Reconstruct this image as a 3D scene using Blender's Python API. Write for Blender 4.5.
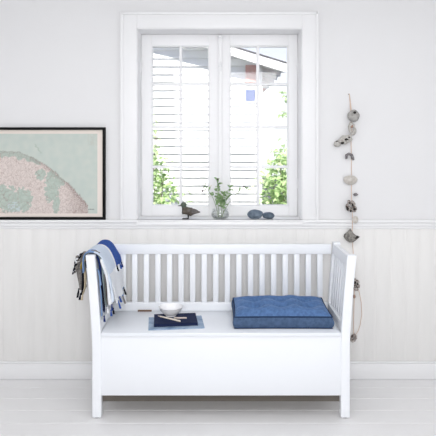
import bpy, bmesh, math, random
from mathutils import Vector, Matrix, noise

for o in list(bpy.data.objects):
    bpy.data.objects.remove(o)
S = bpy.context.scene
COL = S.collection
R = math.radians

# ------------------------------------------------------------------ camera
cam_d = bpy.data.cameras.new('camera')
cam_d.sensor_width = 36.0
cam_d.lens = 45.66
cam_d.shift_y = -74 / 436
cam_d.clip_end = 200
cam_d.dof.use_dof = True
cam_d.dof.focus_distance = 3.1
cam_d.dof.aperture_fstop = 9
cam = bpy.data.objects.new('camera', cam_d)
COL.objects.link(cam)
cam.location = (0, -3.5, 1.48)
cam.rotation_euler = (R(90), 0, 0)
S.camera = cam

# ------------------------------------------------------------------ world, sun, room light
w = bpy.data.worlds.new('sky')
S.world = w
w.use_nodes = True
bg = w.node_tree.nodes['Background']
wn = w.node_tree.nodes
wtc = wn.new('ShaderNodeTexCoord')
wsep = wn.new('ShaderNodeSeparateXYZ')
wrp = wn.new('ShaderNodeValToRGB')          # hazy sky: bright white horizon, softer blue above
wrp.color_ramp.elements[0].position = 0.06
wrp.color_ramp.elements[0].color = (0.62, 0.645, 0.67, 1)
wrp.color_ramp.elements[1].position = 0.40
wrp.color_ramp.elements[1].color = (0.075, 0.12, 0.27, 1)
w.node_tree.links.new(wtc.outputs['Generated'], wsep.inputs[0])
w.node_tree.links.new(wsep.outputs['Z'], wrp.inputs['Fac'])
w.node_tree.links.new(wrp.outputs['Color'], bg.inputs['Color'])
bg.inputs['Strength'].default_value = 2.0

sun_d = bpy.data.lights.new('sun', 'SUN')
sun_d.energy = 10.5
sun_d.angle = R(1.5)
sun_d.color = (1.0, 0.97, 0.92)
sun = bpy.data.objects.new('sun', sun_d)
COL.objects.link(sun)
sun.rotation_euler = Vector((0.16, 0.62, -0.78)).to_track_quat('-Z', 'Y').to_euler()
sun.location = (0, -3, 9)


def area(name, loc, target, sx, sy, power, col):
    d = bpy.data.lights.new(name, 'AREA')
    d.shape = 'RECTANGLE'
    d.size, d.size_y, d.energy, d.color = sx, sy, power, col
    o = bpy.data.objects.new(name, d)
    COL.objects.link(o)
    o.location = loc
    o.rotation_euler = (Vector(target) - Vector(loc)).to_track_quat('-Z', 'Y').to_euler()
    return o


area('daylight_rear_window', (0.1, -4.4, 1.95), (0.0, -0.2, 0.75), 1.5, 1.2, 56, (0.985, 0.99, 1.0))
area('rear_fill_wide', (0.0, -4.6, 1.9), (0.0, -0.2, 0.75), 5.0, 1.2, 22, (0.985, 0.99, 1.0))  # added broad fill lamp behind the viewer
area('daylight_side_window', (2.65, -2.6, 1.6), (0.0, -0.6, 0.5), 1.6, 1.6, 5, (0.98, 0.985, 1.0))

area('overhead_fill', (0.0, -1.9, 2.6), (0.0, -1.9, 0), 4.6, 1.8, 24, (0.98, 0.985, 1.0))  # added overhead fill lamp below the closed ceiling

vs = S.view_settings
vs.view_transform = 'Standard'
vs.look = 'None'
vs.gamma = 1.0
vs.use_curve_mapping = False
vs.exposure = 0.02

# ------------------------------------------------------------------ materials
def lin(c):
    c = c / 255.0
    return c / 12.92 if c <= 0.04045 else ((c + 0.055) / 1.055) ** 2.4


def rgb(r, g, b):
    return (lin(r), lin(g), lin(b), 1)


def mat(name, col, rough=0.5, var=0.0, scale=20, bump=0.0, bscale=200, spec=0.5, metal=0.0, stretch=(1, 1, 1), col2=None):
    m = bpy.data.materials.new(name)
    m.use_nodes = True
    nt = m.node_tree
    b = nt.nodes['Principled BSDF']
    b.inputs['Base Color'].default_value = col
    b.inputs['Roughness'].default_value = rough
    b.inputs['Specular IOR Level'].default_value = spec
    b.inputs['Metallic'].default_value = metal
    tc = nt.nodes.new('ShaderNodeTexCoord')
    mp = nt.nodes.new('ShaderNodeMapping')
    mp.inputs['Scale'].default_value = stretch
    nt.links.new(tc.outputs['Object'], mp.inputs['Vector'])
    if var > 0 or col2:
        n = nt.nodes.new('ShaderNodeTexNoise')
        n.inputs['Scale'].default_value = scale
        n.inputs['Detail'].default_value = 4
        nt.links.new(mp.outputs['Vector'], n.inputs['Vector'])
        rp = nt.nodes.new('ShaderNodeValToRGB')
        c2 = col2 if col2 else tuple(min(1, c * (1 + var)) for c in col[:3]) + (1,)
        c1 = col if col2 else tuple(c * (1 - var) for c in col[:3]) + (1,)
        rp.color_ramp.elements[0].position = 0.35
        rp.color_ramp.elements[1].position = 0.65
        rp.color_ramp.elements[0].color = c1
        rp.color_ramp.elements[1].color = c2
        nt.links.new(n.outputs['Fac'], rp.inputs['Fac'])
        nt.links.new(rp.outputs['Color'], b.inputs['Base Color'])
    if bump > 0:
        n2 = nt.nodes.new('ShaderNodeTexNoise')
        n2.inputs['Scale'].default_value = bscale
        n2.inputs['Detail'].default_value = 3
        nt.links.new(mp.outputs['Vector'], n2.inputs['Vector'])
        bp = nt.nodes.new('ShaderNodeBump')
        bp.inputs['Strength'].default_value = bump
        bp.inputs['Distance'].default_value = 0.004
        nt.links.new(n2.outputs['Fac'], bp.inputs['Height'])
        nt.links.new(bp.outputs['Normal'], b.inputs['Normal'])
    return m


def clear_mat(name, tint=(1, 1, 1, 1), refl=0.07):
    m = bpy.data.materials.new(name)
    m.use_nodes = True
    nt = m.node_tree
    nt.nodes.remove(nt.nodes['Principled BSDF'])
    out = nt.nodes['Material Output']
    tr = nt.nodes.new('ShaderNodeBsdfTransparent')
    tr.inputs['Color'].default_value = tint
    gl = nt.nodes.new('ShaderNodeBsdfGlossy')
    gl.inputs['Roughness'].default_value = 0.03
    lw = nt.nodes.new('ShaderNodeLayerWeight')
    lw.inputs['Blend'].default_value = 0.25
    mul = nt.nodes.new('ShaderNodeMath')
    mul.operation = 'MULTIPLY_ADD'
    mul.inputs[1].default_value = 0.3
    mul.inputs[2].default_value = refl * 0.3
    nt.links.new(lw.outputs['Fresnel'], mul.inputs[0])
    mx = nt.nodes.new('ShaderNodeMixShader')
    nt.links.new(mul.outputs[0], mx.inputs['Fac'])
    nt.links.new(tr.outputs[0], mx.inputs[1])
    nt.links.new(gl.outputs[0], mx.inputs[2])
    nt.links.new(mx.outputs[0], out.inputs['Surface'])
    return m


M = {}
M['wall'] = mat('wall_paint', (0.755, 0.753, 0.762, 1), 0.85, bump=0.12, bscale=90, spec=0.2)
M['low_bounce_wall'] = mat('low_bounce_grey', (0.35, 0.35, 0.35, 1), 0.9)  # unseen wall behind the viewer, greyed to cut low bounce light
M['wains'] = mat('wainscot_paint', (0.785, 0.775, 0.762, 1), 0.6, var=0.015, scale=6, stretch=(3, 3, 0.4), spec=0.3)
M['trim'] = mat('trim_paint', (0.82, 0.82, 0.83, 1), 0.45, spec=0.4)
M['ceil'] = mat('ceiling_paint', (0.82, 0.82, 0.82, 1), 0.9)
M['bench'] = mat('bench_paint', (0.855, 0.875, 0.91, 1), 0.38, spec=0.45)
M['seatp'] = mat('bench_seat_paint', (0.83, 0.855, 0.90, 1), 0.3, spec=0.5)
M['dim_bottom'] = mat('dim_brown_board', rgb(92, 74, 60), 0.8, var=0.15, scale=10, stretch=(0.3, 6, 1))
M['shade_board'] = mat('shade_board_dark', rgb(128, 122, 114), 0.9)
M['sash'] = mat('sash_paint', (0.86, 0.86, 0.87, 1), 0.45, spec=0.4)
M['lining'] = mat('reveal_paint', (0.93, 0.93, 0.935, 1), 0.45, spec=0.4)
M['brass'] = mat('aged_brass', rgb(120, 95, 78), 0.4, metal=0.6)
M['glide'] = mat('grey_felt', rgb(120, 120, 122), 0.9)
M['frame'] = mat('black_lacquer', rgb(10, 10, 11), 0.6, spec=0.15)
M['denim'] = mat('blue_denim', rgb(84, 114, 158), 0.92, var=0.16, scale=60, bump=0.4, bscale=500, spec=0.15)
_p = M['denim'].node_tree.nodes['Principled BSDF']
_p.inputs['Sheen Weight'].default_value = 0.35
_p.inputs['Sheen Roughness'].default_value = 0.4
_p.inputs['Sheen Tint'].default_value = rgb(170, 195, 235)
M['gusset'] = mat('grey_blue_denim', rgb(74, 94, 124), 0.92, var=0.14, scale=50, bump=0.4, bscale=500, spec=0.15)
M['piping'] = mat('dark_denim', rgb(44, 60, 88), 0.9, bump=0.3, bscale=500, spec=0.15)
M['navy'] = mat('navy_cover', rgb(30, 40, 72), 0.7, spec=0.15)
M['paper'] = mat('page_paper', rgb(232, 230, 226), 0.8, var=0.05, scale=90, stretch=(0.2, 0.2, 6))
M['mag'] = mat('magazine_cover', rgb(112, 136, 168), 0.5, col2=rgb(172, 190, 210), scale=14, spec=0.25)
M['china'] = mat('white_porcelain', rgb(240, 240, 242), 0.2)
M['pale'] = mat('pale_wood', rgb(236, 226, 212), 0.5, var=0.05, scale=30)
M['pink'] = mat('pinkish_wood', rgb(206, 192, 186), 0.5)
M['glass'] = clear_mat('window_glass')
M['jar'] = clear_mat('jar_glass', (0.985, 0.995, 0.99, 1), 0.2)
M['water'] = clear_mat('water', (0.985, 0.99, 0.99, 1), 0.05)
M['leafin'] = mat('sprig_leaf', rgb(112, 146, 98), 0.6, col2=rgb(164, 190, 140), scale=40)
M['stem'] = mat('green_stem', rgb(120, 140, 84), 0.6)
M['seed'] = mat('dark_seed_head', rgb(92, 74, 78), 0.8)
M['bloom'] = mat('white_bloom', rgb(238, 236, 226), 0.7)
M['pebble'] = mat('slate_pebble', rgb(86, 100, 116), 0.75, col2=rgb(116, 130, 144), scale=35, bump=0.3, bscale=150)
M['pebble2'] = mat('slate_pebble_dark', rgb(74, 88, 104), 0.75, col2=rgb(100, 114, 128), scale=45, bump=0.3, bscale=150)
M['duck'] = mat('duck_brown', rgb(70, 62, 56), 0.7, col2=rgb(104, 96, 86), scale=70, bump=0.3, bscale=200)
M['duckhead'] = mat('duck_head', rgb(66, 78, 70), 0.65, col2=rgb(92, 100, 88), scale=60)
M['wing'] = mat('duck_wing', rgb(78, 74, 74), 0.7, col2=rgb(116, 110, 106), scale=90, stretch=(0.4, 1, 1.6))
M['dark'] = mat('dark_iron', rgb(40, 38, 38), 0.5)
M['bill'] = mat('duck_bill', rgb(92, 90, 80), 0.5)
M['cord'] = mat('jute_cord', rgb(212, 188, 172), 0.9)
M['st_grey'] = mat('grey_stone', rgb(136, 134, 132), 0.9, col2=rgb(170, 168, 164), scale=60, bump=0.5, bscale=120)
M['st_pale'] = mat('pale_stone', rgb(196, 194, 190), 0.9, col2=rgb(160, 154, 148), scale=80, bump=0.5, bscale=120)
M['st_brown'] = mat('brown_white_shell', rgb(74, 60, 54), 0.85, col2=rgb(204, 196, 190), scale=70, bump=0.4, bscale=160)
M['st_dark'] = mat('dark_shell', rgb(82, 78, 80), 0.8, col2=rgb(150, 146, 148), scale=70, bump=0.4, bscale=160)
M['hole_shade'] = mat('hole_shade_paint', rgb(46, 42, 40), 0.95)  # dark blobs laid on the surface, shade of the openings put into colour
M['shell'] = mat('white_shell', rgb(226, 222, 216), 0.5, col2=rgb(206, 200, 192), scale=50)
M['oyster'] = mat('oyster_shell', rgb(96, 94, 90), 0.8, col2=rgb(154, 150, 144), scale=70, bump=0.5, bscale=110)
M['rust'] = mat('rust_bead', rgb(166, 136, 120), 0.8)
M['nail'] = mat('nail_steel', rgb(140, 130, 124), 0.4, metal=0.7)
# throw
M['t_blue'] = mat('throw_blue', rgb(60, 88, 158), 0.95, var=0.12, scale=120, bump=0.4, bscale=400, spec=0.1)
M['t_pale'] = mat('throw_pale', rgb(208, 218, 232), 0.95, var=0.04, scale=120, bump=0.4, bscale=400, spec=0.1)
M['t_white'] = mat('throw_white', rgb(232, 234, 238), 0.95, var=0.03, scale=120, bump=0.4, bscale=400, spec=0.1)
M['t_grey'] = mat('throw_grey', rgb(112, 108, 106), 0.95, col2=rgb(150, 146, 142), scale=160, bump=0.4, bscale=400, spec=0.1)
M['t_black'] = mat('throw_black', rgb(30, 32, 40), 0.95, bump=0.4, bscale=400, spec=0.1)
M['t_navy'] = mat('throw_navy', rgb(36, 52, 104), 0.95, bump=0.4, bscale=400, spec=0.1)
M['t_green'] = mat('throw_sage', rgb(150, 164, 168), 0.95, var=0.1, scale=120, bump=0.4, bscale=400, spec=0.1)
M['t_must'] = mat('throw_mustard', rgb(172, 146, 70), 0.95, bump=0.4, bscale=400, spec=0.1)
M['t_sand'] = mat('throw_sand', rgb(196, 182, 156), 0.95, bump=0.4, bscale=400, spec=0.1)
M['t_mid'] = mat('throw_soft_blue', rgb(132, 160, 202), 0.95, bump=0.4, bscale=400, spec=0.1)
# outside
M['clap'] = mat('white_clapboard', (0.80, 0.80, 0.80, 1), 0.7)
M['roof'] = mat('dark_roof_edge', rgb(70, 68, 74), 0.7)
M['soffit'] = mat('reddish_soffit', rgb(186, 138, 128), 0.8, var=0.15, scale=12, stretch=(1, 0.1, 1))
M['hatch'] = mat('reddish_brick', rgb(190, 148, 142), 0.85, var=0.12, scale=18, stretch=(1, 1, 4))
M['bluepane'] = mat('house_pane', rgb(52, 72, 122), 0.7, spec=0.1)
M['leaf'] = mat('garden_leaf', (0.42, 0.58, 0.27, 1), 0.7, col2=(0.62, 0.74, 0.45, 1), scale=3, spec=0.2)
M['bark'] = mat('bark', rgb(120, 104, 88), 0.9)
M['low_bounce_ground'] = mat('darkened_gravel', (0.07, 0.074, 0.08, 1), 0.9, var=0.15, scale=8)  # ground darkened so less light bounces onto the shaded facade


def leaf_translucent(m, amt=0.5):
    nt = m.node_tree
    b = nt.nodes['Principled BSDF']
    src = b.inputs['Base Color'].links[0].from_socket
    tl = nt.nodes.new('ShaderNodeBsdfTranslucent')
    nt.links.new(src, tl.inputs['Color'])
    mx = nt.nodes.new('ShaderNodeMixShader')
    mx.inputs['Fac'].default_value = amt
    nt.links.new(b.outputs[0], mx.inputs[1])
    nt.links.new(tl.outputs[0], mx.inputs[2])
    nt.links.new(mx.outputs[0], nt.nodes['Material Output'].inputs['Surface'])


leaf_translucent(M['leaf'])
leaf_translucent(M['leafin'], 0.35)
leaf_translucent(M['shell'], 0.3)


def floor_mat():
    m = mat('painted_floor_boards', (0.70, 0.70, 0.70, 1), 0.42, spec=0.4)
    nt = m.node_tree
    b = nt.nodes['Principled BSDF']
    tc = nt.nodes.new('ShaderNodeTexCoord')
    mp = nt.nodes.new('ShaderNodeMapping')
    mp.inputs['Scale'].default_value = (0.7, 9, 1)
    nt.links.new(tc.outputs['Object'], mp.inputs['Vector'])
    n = nt.nodes.new('ShaderNodeTexNoise')
    n.inputs['Scale'].default_value = 4
    n.inputs['Detail'].default_value = 5
    nt.links.new(mp.outputs['Vector'], n.inputs['Vector'])
    rp = nt.nodes.new('ShaderNodeValToRGB')
    rp.color_ramp.elements[0].color = (0.775, 0.77, 0.775, 1)
    rp.color_ramp.elements[1].color = (0.815, 0.81, 0.815, 1)
    nt.links.new(n.outputs['Fac'], rp.inputs['Fac'])
    nt.links.new(rp.outputs['Color'], b.inputs['Base Color'])
    return m


M['floor'] = floor_mat()

# ------------------------------------------------------------------ mesh helpers
ORG = {}


class MB:
    def __init__(self):
        self.bm = bmesh.new()

    def _merge(self, tb, mi):
        for f in tb.faces:
            f.material_index = mi
        me = bpy.data.meshes.new('tmp')
        tb.to_mesh(me)
        tb.free()
        self.bm.from_mesh(me)
        bpy.data.meshes.remove(me)

    def box(self, x0, x1, y0, y1, z0, z1, bev=0.002, mi=0, rot=None, piv=None, seg=2):
        tb = bmesh.new()
        bmesh.ops.create_cube(tb, size=1)
        for v in tb.verts:
            v.co = Vector(((x0 + x1) / 2 + v.co.x * (x1 - x0), (y0 + y1) / 2 + v.co.y * (y1 - y0), (z0 + z1) / 2 + v.co.z * (z1 - z0)))
        if bev > 0:
            bmesh.ops.bevel(tb, geom=list(tb.edges), offset=bev, segments=seg, affect='EDGES', profile=0.5)
        if rot is not None:
            p = Vector(piv)
            for v in tb.verts:
                v.co = rot @ (v.co - p) + p
        self._merge(tb, mi)
        return self

    def rings(self, rings, cap=True, closed=False, mi=0):
        tb = bmesh.new()
        vr = [[tb.verts.new(p) for p in r] for r in rings]
        n = len(vr[0])
        pairs = list(zip(vr[:-1], vr[1:]))
        if closed:
            pairs.append((vr[-1], vr[0]))
        for a, b in pairs:
            for i in range(n):
                j = (i + 1) % n
                tb.faces.new((a[i], a[j], b[j], b[i]))
        if cap and not closed:
            tb.faces.new(list(reversed(vr[0])))
            tb.faces.new(vr[-1])
        bmesh.ops.recalc_face_normals(tb, faces=list(tb.faces))
        self._merge(tb, mi)
        return self

    def tube(self, pts, rad, n=8, mi=0, closed=False, flat=1.0):
        pts = [Vector(p) for p in pts]
        if not isinstance(rad, (list, tuple)):
            rad = [rad] * len(pts)
        rings = []
        up = None
        N = len(pts)
        for i, p in enumerate(pts):
            if closed:
                t = pts[(i + 1) % N] - pts[i - 1]
            else:
                t = pts[min(i + 1, N - 1)] - pts[max(i - 1, 0)]
            t.normalize()
            if up is None:
                up = t.orthogonal().normalized()
            else:
                up = (up - t * up.dot(t)).normalized()
            sd = t.cross(up)
            rings.append([p + (up * math.cos(2 * math.pi * k / n) * flat + sd * math.sin(2 * math.pi * k / n)) * rad[i] for k in range(n)])
        return self.rings(rings, cap=True, closed=closed, mi=mi)

    def lathe(self, prof, c, n=32, mi=0, sx=1.0, sy=1.0):
        c = Vector(c)
        rings = [[c + Vector((r * sx * math.cos(2 * math.pi * k / n), r * sy * math.sin(2 * math.pi * k / n), z)) for k in range(n)] for r, z in prof]
        return self.rings(rings, cap=True, mi=mi)

    def blob(self, c, rad, seed=0, amt=0.15, freq=2.0, sub=3, mi=0, rot=None):
        tb = bmesh.new()
        bmesh.ops.create_icosphere(tb, subdivisions=sub, radius=1)
        c = Vector(c)
        for v in tb.verts:
            d = 1 + amt * noise.noise(v.co * freq + Vector((seed * 7.3, seed * 3.1, seed)))
            p = Vector((v.co.x * rad[0] * d, v.co.y * rad[1] * d, v.co.z * rad[2] * d))
            if rot is not None:
                p = rot @ p
            v.co = c + p
        self._merge(tb, mi)
        return self

    def torus(self, c, Rm, r, axis_rot=None, sx=1.0, sz=1.0, seed=None, amt=0.2, n=24, m=10, mi=0):
        c = Vector(c)
        rings = []
        for i in range(n):
            a = 2 * math.pi * i / n
            rr = r
            if seed is not None:
                rr = r * (1 + amt * noise.noise(Vector((math.cos(a) * 2, math.sin(a) * 2, seed * 5.1))))
            ring = []
            for k in range(m):
                b = 2 * math.pi * k / m
                q = Rm + rr * math.cos(b)
                p = Vector((q * math.cos(a) * sx, rr * math.sin(b), q * math.sin(a) * sz))
                if axis_rot is not None:
                    p = axis_rot @ p
                ring.append(c + p)
            rings.append(ring)
        return self.rings(rings, closed=True, mi=mi)

    def leaf(self, p, d, up, L, W, mi=0, fold=0.25):
        p, d, up = Vector(p), Vector(d).normalized(), Vector(up)
        s = d.cross(up)
        if s.length < 1e-4:
            s = d.orthogonal()
        s.normalize()
        nn = s.cross(d)
        bm = self.bm
        a = bm.verts.new(p)
        b1 = bm.verts.new(p + d * L * 0.35 + s * W * 0.5 + nn * W * fold)
        b2 = bm.verts.new(p + d * L * 0.35 - s * W * 0.5 + nn * W * fold)
        c1 = bm.verts.new(p + d * L * 0.72 + s * W * 0.36 + nn * W * fold * 0.6)
        c2 = bm.verts.new(p + d * L * 0.72 - s * W * 0.36 + nn * W * fold * 0.6)
        m1 = bm.verts.new(p + d * L * 0.4)
        m2 = bm.verts.new(p + d * L * 0.72)
        e = bm.verts.new(p + d * L - nn * W * 0.2)
        for f in ((a, b1, m1), (a, m1, b2), (b1, c1, m2, m1), (m1, m2, c2, b2), (c1, e, m2), (m2, e, c2)):
            bm.faces.new(f).material_index = mi
        return self

    def build(self, name, mats, parent=None, angle=35, origin=None):
        if not isinstance(mats, (list, tuple)):
            mats = [mats]
        o_w = ORG[parent] if parent else (Vector(origin) if origin is not None else Vector((0, 0, 0)))
        for v in self.bm.verts:
            v.co -= o_w
        me = bpy.data.meshes.new(name)
        self.bm.to_mesh(me)
        self.bm.free()
        for m in mats:
            me.materials.append(m)
        for p in me.polygons:
            p.use_smooth = True
        me.set_sharp_from_angle(angle=R(angle))
        o = bpy.data.objects.new(name, me)
        COL.objects.link(o)
        ORG[o] = o_w
        if parent:
            o.parent = parent
        else:
            o.location = o_w
        return o


def tag(o, label=None, cat=None, group=None, kind=None):
    if label: o['label'] = label
    if cat: o['category'] = cat
    if group: o['group'] = group
    if kind: o['kind'] = kind
    return o


def thing(name, loc, label, cat, group=None, kind=None):
    o = bpy.data.objects.new(name, None)
    o.empty_display_size = 0.05
    COL.objects.link(o)
    o.location = loc
    ORG[o] = Vector(loc)
    return tag(o, label, cat, group, kind)


def struct(mb, name, m, label=None, cat=None, angle=35):
    return tag(mb.build(name, m, angle=angle), label, cat, kind='structure')


def rot2(x, z, a):
    return x * math.cos(a) - z * math.sin(a), x * math.sin(a) + z * math.cos(a)


# ================================================================== ROOM SHELL
WX0, WX1, WZ0, WZ1 = -0.513, 0.532, 1.003, 2.21     # window opening
XL, XR, YB, ZC, TH = -2.8, 2.8, -5.5, 2.62, 0.25
SASH_Y = 0.15

mb = MB()
mb.box(XL - TH, WX0, 0, TH, 0, ZC, 0)
mb.box(WX1, XR + TH, 0, TH, 0, ZC, 0)
mb.box(WX0, WX1, 0, TH, WZ1, ZC, 0)
mb.box(WX0, WX1, 0, TH, 0, WZ0 - 0.03, 0)
struct(mb, 'wall_back', M['wall'], 'smooth white painted wall around the window', 'wall')
struct(MB().box(XL - TH, XL, YB, 0, 0, ZC, 0), 'wall_left', M['wall'], 'plain white side wall at the left end of the room', 'wall')
struct(MB().box(XR, XR + TH, YB, 0, 0, ZC, 0), 'wall_right', M['wall'], 'plain white side wall at the right end of the room', 'wall')
struct(MB().box(XL - TH, XR + TH, YB - TH, YB, 0, ZC, 0), 'wall_front', M['low_bounce_wall'], 'plain wall behind the viewer, greyed to cut bounce light', 'wall')
struct(MB().box(XL - TH, XR + TH, YB - TH, TH, ZC, ZC + 0.25, 0), 'ceiling', M['ceil'], 'white ceiling above the room', 'ceiling')

mb = MB()
mb.box(XL - TH, XR + TH, YB - TH, TH, -0.3, -0.012, 0)
y, i = 0.0, 0
rnd = random.Random(4)
while y > YB:
    bw = 0.142
    mb.box(XL, XR, max(YB, y - bw + 0.0011), y, -0.03, rnd.uniform(-0.0006, 0.0), 0.0012, seg=1)
    y -= bw
struct(mb, 'floor', M['floor'], 'pale grey painted wooden floorboards', 'floor')

# wainscot boards, cap rail and baseboard
mb = MB()
rnd = random.Random(8)
x = XL
bm_ = None
while x < XR:
    bw = rnd.choice((0.075, 0.088, 0.088, 0.1))
    x1 = min(XR, x + bw)
    mb.box(x, x1, -0.0125, 0.0, 0.02, 0.965, 0)
    # each board with a small bead at its right edge
    mb.box(x + 0.0008, x1 - 0.0095, -0.0134, 0.0, 0.02, 0.965, 0.0022, seg=2)
    mb.box(x1 - 0.0092, x1 - 0.0008, -0.0132, 0.0, 0.02, 0.965, 0.0022, seg=2)
    x = x1
struct(mb, 'trim_1', M['wains'], 'white tongue and groove wainscot boards below the cap rail', 'wainscot')

mb = MB()
mb.box(XL, XR, -0.034, 0.0, 0.985, WZ0, 0.005, seg=3)      # cap
mb.box(XL, XR, -0.024, 0.0, 0.962, 0.985, 0.004, seg=3)
mb.box(XL, XR, -0.019, 0.0, 0.945, 0.962, 0.005, seg=3)
struct(mb, 'trim_2', M['trim'], 'narrow white cap rail running along the top of the wainscot', 'rail')

mb = MB()
mb.box(XL, XR, -0.028, -0.0141, 0.0, 0.098, 0.004, seg=2)
mb.box(XL, XR, -0.022, -0.0141, 0.098, 0.112, 0.003, seg=2)
struct(mb, 'baseboard_back', M['trim'], 'white baseboard where the wainscot meets the floor', 'baseboard')

# casing
mb = MB()
CW = 0.096
mb.box(WX0 - CW, WX0 + 0.001, -0.018, 0, WZ0, WZ1 + CW, 0.003)
mb.box(WX1 - 0.001, WX1 + CW, -0.018, 0, WZ0, WZ1 + CW, 0.003)
mb.box(WX0, WX1, -0.018, 0, WZ1, WZ1 + CW, 0.003)
for (a, b, c, d) in ((WX0 - CW - 0.006, WX0 - CW + 0.012, WZ0, WZ1 + CW + 0.006), (WX1 + CW - 0.012, WX1 + CW + 0.006, WZ0, WZ1 + CW + 0.006),
                     (WX0 - CW, WX1 + CW, WZ1 + CW - 0.012, WZ1 + CW + 0.006)):
    mb.box(a, b, -0.028, 0, c, d, 0.004, seg=2)
struct(mb, 'trim_3', M['trim'], 'wide flat white casing around the window', 'casing')

# ================================================================== WINDOW
win = thing('window_1', (0.01, SASH_Y, WZ0), 'white two-sash casement window with eight panes in each sash above the bench', 'window', kind='structure')
mb = MB()
mb.box(WX0 - 0.001, WX0 + 0.004, -0.01, TH, WZ0, WZ1, 0.0)
mb.box(WX1 - 0.004, WX1 + 0.001, -0.01, TH, WZ0, WZ1, 0.0)
mb.box(WX0, WX1, -0.01, TH, WZ1 - 0.004, WZ1 + 0.001, 0.0)
mb.build('lining', M['lining'], win)
MB().box(WX0, WX1, -0.034, TH + 0.05, WZ0 - 0.03, WZ0, 0.004).build('sill_board', M['lining'], win)
mb = MB()   # stop behind sashes
mb.box(WX0 + 0.004, WX0 + 0.03, SASH_Y + 0.042, TH, WZ0, WZ1, 0)
mb.box(WX1 - 0.03, WX1 - 0.004, SASH_Y + 0.042, TH, WZ0, WZ1, 0)
mb.box(WX0, WX1, SASH_Y + 0.042, TH, WZ1 - 0.03, WZ1 - 0.004, 0)
mb.build('frame_stop', M['trim'], win)
XM = 0.0135
for (x0, x1, gx0, gx1, mx) in ((WX0 + 0.0055, XM - 0.002, -0.437, -0.060, -0.247), (XM + 0.002, WX1 - 0.0055, 0.080, 0.464, 0.264)):
    z0, z1 = WZ0 + 0.002, WZ1 - 0.0055
    gz0, gz1 = 1.072, 2.128
    mb = MB()
    ya, yb = SASH_Y, SASH_Y + 0.04
    mb.box(x0, gx0, ya, yb, z0, z1, 0.004)
    mb.box(gx1, x1, ya, yb, z0, z1, 0.004)
    mb.box(gx0 - 0.002, gx1 + 0.002, ya, yb, gz1, z1, 0.004)
    mb.box(gx0 - 0.002, gx1 + 0.002, ya, yb, z0, gz0, 0.004)
    # inner bead
    for (a, b, c, d) in ((gx0 - 0.001, gx0 + 0.006, gz0, gz1), (gx1 - 0.006, gx1 + 0.001, gz0, gz1), (gx0, gx1, gz0 - 0.001, gz0 + 0.006), (gx0, gx1, gz1 - 0.006, gz1 + 0.001)):
        mb.box(a, b, ya + 0.010, yb, c, d, 0.003)
    sash = mb.build('sash', M['sash'], win)
    mb = MB()
    mb.box(mx - 0.010, mx + 0.010, ya + 0.006, yb - 0.002, gz0, gz1, 0.004)
    for zz in (1.876, 1.592, 1.328):
        mb.box(gx0, gx1, ya + 0.007, yb - 0.003, zz - 0.009, zz + 0.009, 0.004)
    mb.build('glazing_bars', M['sash'], sash)
    MB().box(gx0 - 0.004, gx1 + 0.004, ya + 0.024, ya + 0.027, gz0 - 0.004, gz1 + 0.004, 0).build('pane', M['glass'], sash)
    hx = x0 - 0.001 if x0 < 0 - 0.2 else x1 + 0.001
    for hz in (1.22, 1.98):
        MB().tube([(hx, SASH_Y - 0.006, hz - 0.035), (hx, SASH_Y - 0.006, hz + 0.035)], 0.006, 10).build('hinge', M['trim'], sash)
mb = MB()
mb.box(XM - 0.013, XM + 0.013, SASH_Y - 0.012, SASH_Y - 0.0005, WZ0 + 0.012, WZ1 - 0.014, 0.004)
mb.build('meeting_bead', M['sash'], win)
mb = MB()
mb.blob((XM, SASH_Y - 0.016, WZ1 - 0.022), (0.016, 0.008, 0.012), amt=0, sub=2)
mb.build('catch', M['china'], win)
mb = MB()
mb.box(XM - 0.012, XM + 0.012, SASH_Y - 0.02, SASH_Y - 0.011, 1.99, 2.02, 0.003)
mb.tube([(XM, SASH_Y - 0.02, 2.005), (XM + 0.004, SASH_Y - 0.034, 2.005), (XM + 0.006, SASH_Y - 0.036, 1.96)], 0.004, 8)
mb.build('latch', M['china'], win)

# ================================================================== OUTSIDE
GZ = -0.45
mb = MB()
mb.box(-14, 14, TH + 0.06, 30, GZ - 0.2, GZ, 0)
struct(mb, 'ground', M['low_bounce_ground'], 'gravel ground outside beyond the window, darkened to cut bounce light', 'ground')

HY, HC, SL = 6.0, 0.745, 0.306        # gable wall plane, its right corner, roof slope
OH = 0.275                            # gable overhang towards the viewer
house = thing('clapboard_house', (-2, HY + 2, GZ), 'white clapboard house with sloping gable roof seen outside through the window', 'house')


def roof_z(xx):                        # underside of the roof at x
    return 2.955 - (xx - 0.22) * SL


APEX = -5.2
mb = MB()
z = GZ
while z < roof_z(APEX) + 0.1:
    z2 = z + 0.136
    xr = HC
    top = z2
    if roof_z(HC) + 0.05 < z2:
        xr = min(HC, 0.22 + (2.955 + 0.06 - z) / SL)
    if xr < APEX:
        break
    tb = [(APEX - 6, HY - 0.038, z), (APEX - 6, HY - 0.004, z2 + 0.002), (APEX - 6, HY + 0.02, z2 + 0.002), (APEX - 6, HY + 0.02, z)]
    r2 = [(xr, p[1], p[2]) for p in tb]
    mb.rings([tb, r2])
    z = z2
# side wall going back
mb.box(HC - 0.1, HC, HY, HY + 6, GZ, roof_z(HC), 0)
hw = mb.build('wall', M['clap'], house)
MB().box(HC - 0.09, HC + 0.012, HY - 0.045, HY + 0.06, GZ, roof_z(HC) - 0.02, 0.004).build('corner_board', M['clap'], house)
# roof slab and barge board follow the slope
ex = 1.14


def slope_bar(mb, xa, xb, ya, yb, off0, off1, mi=0):
    q = []
    for xx in (xa, xb):
        zz = roof_z(xx)
        q.append([(xx, ya, zz + off0), (xx, yb, zz + off0), (xx, yb, zz + off1), (xx, ya, zz + off1)])
    return mb.rings(q, mi=mi)


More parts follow.
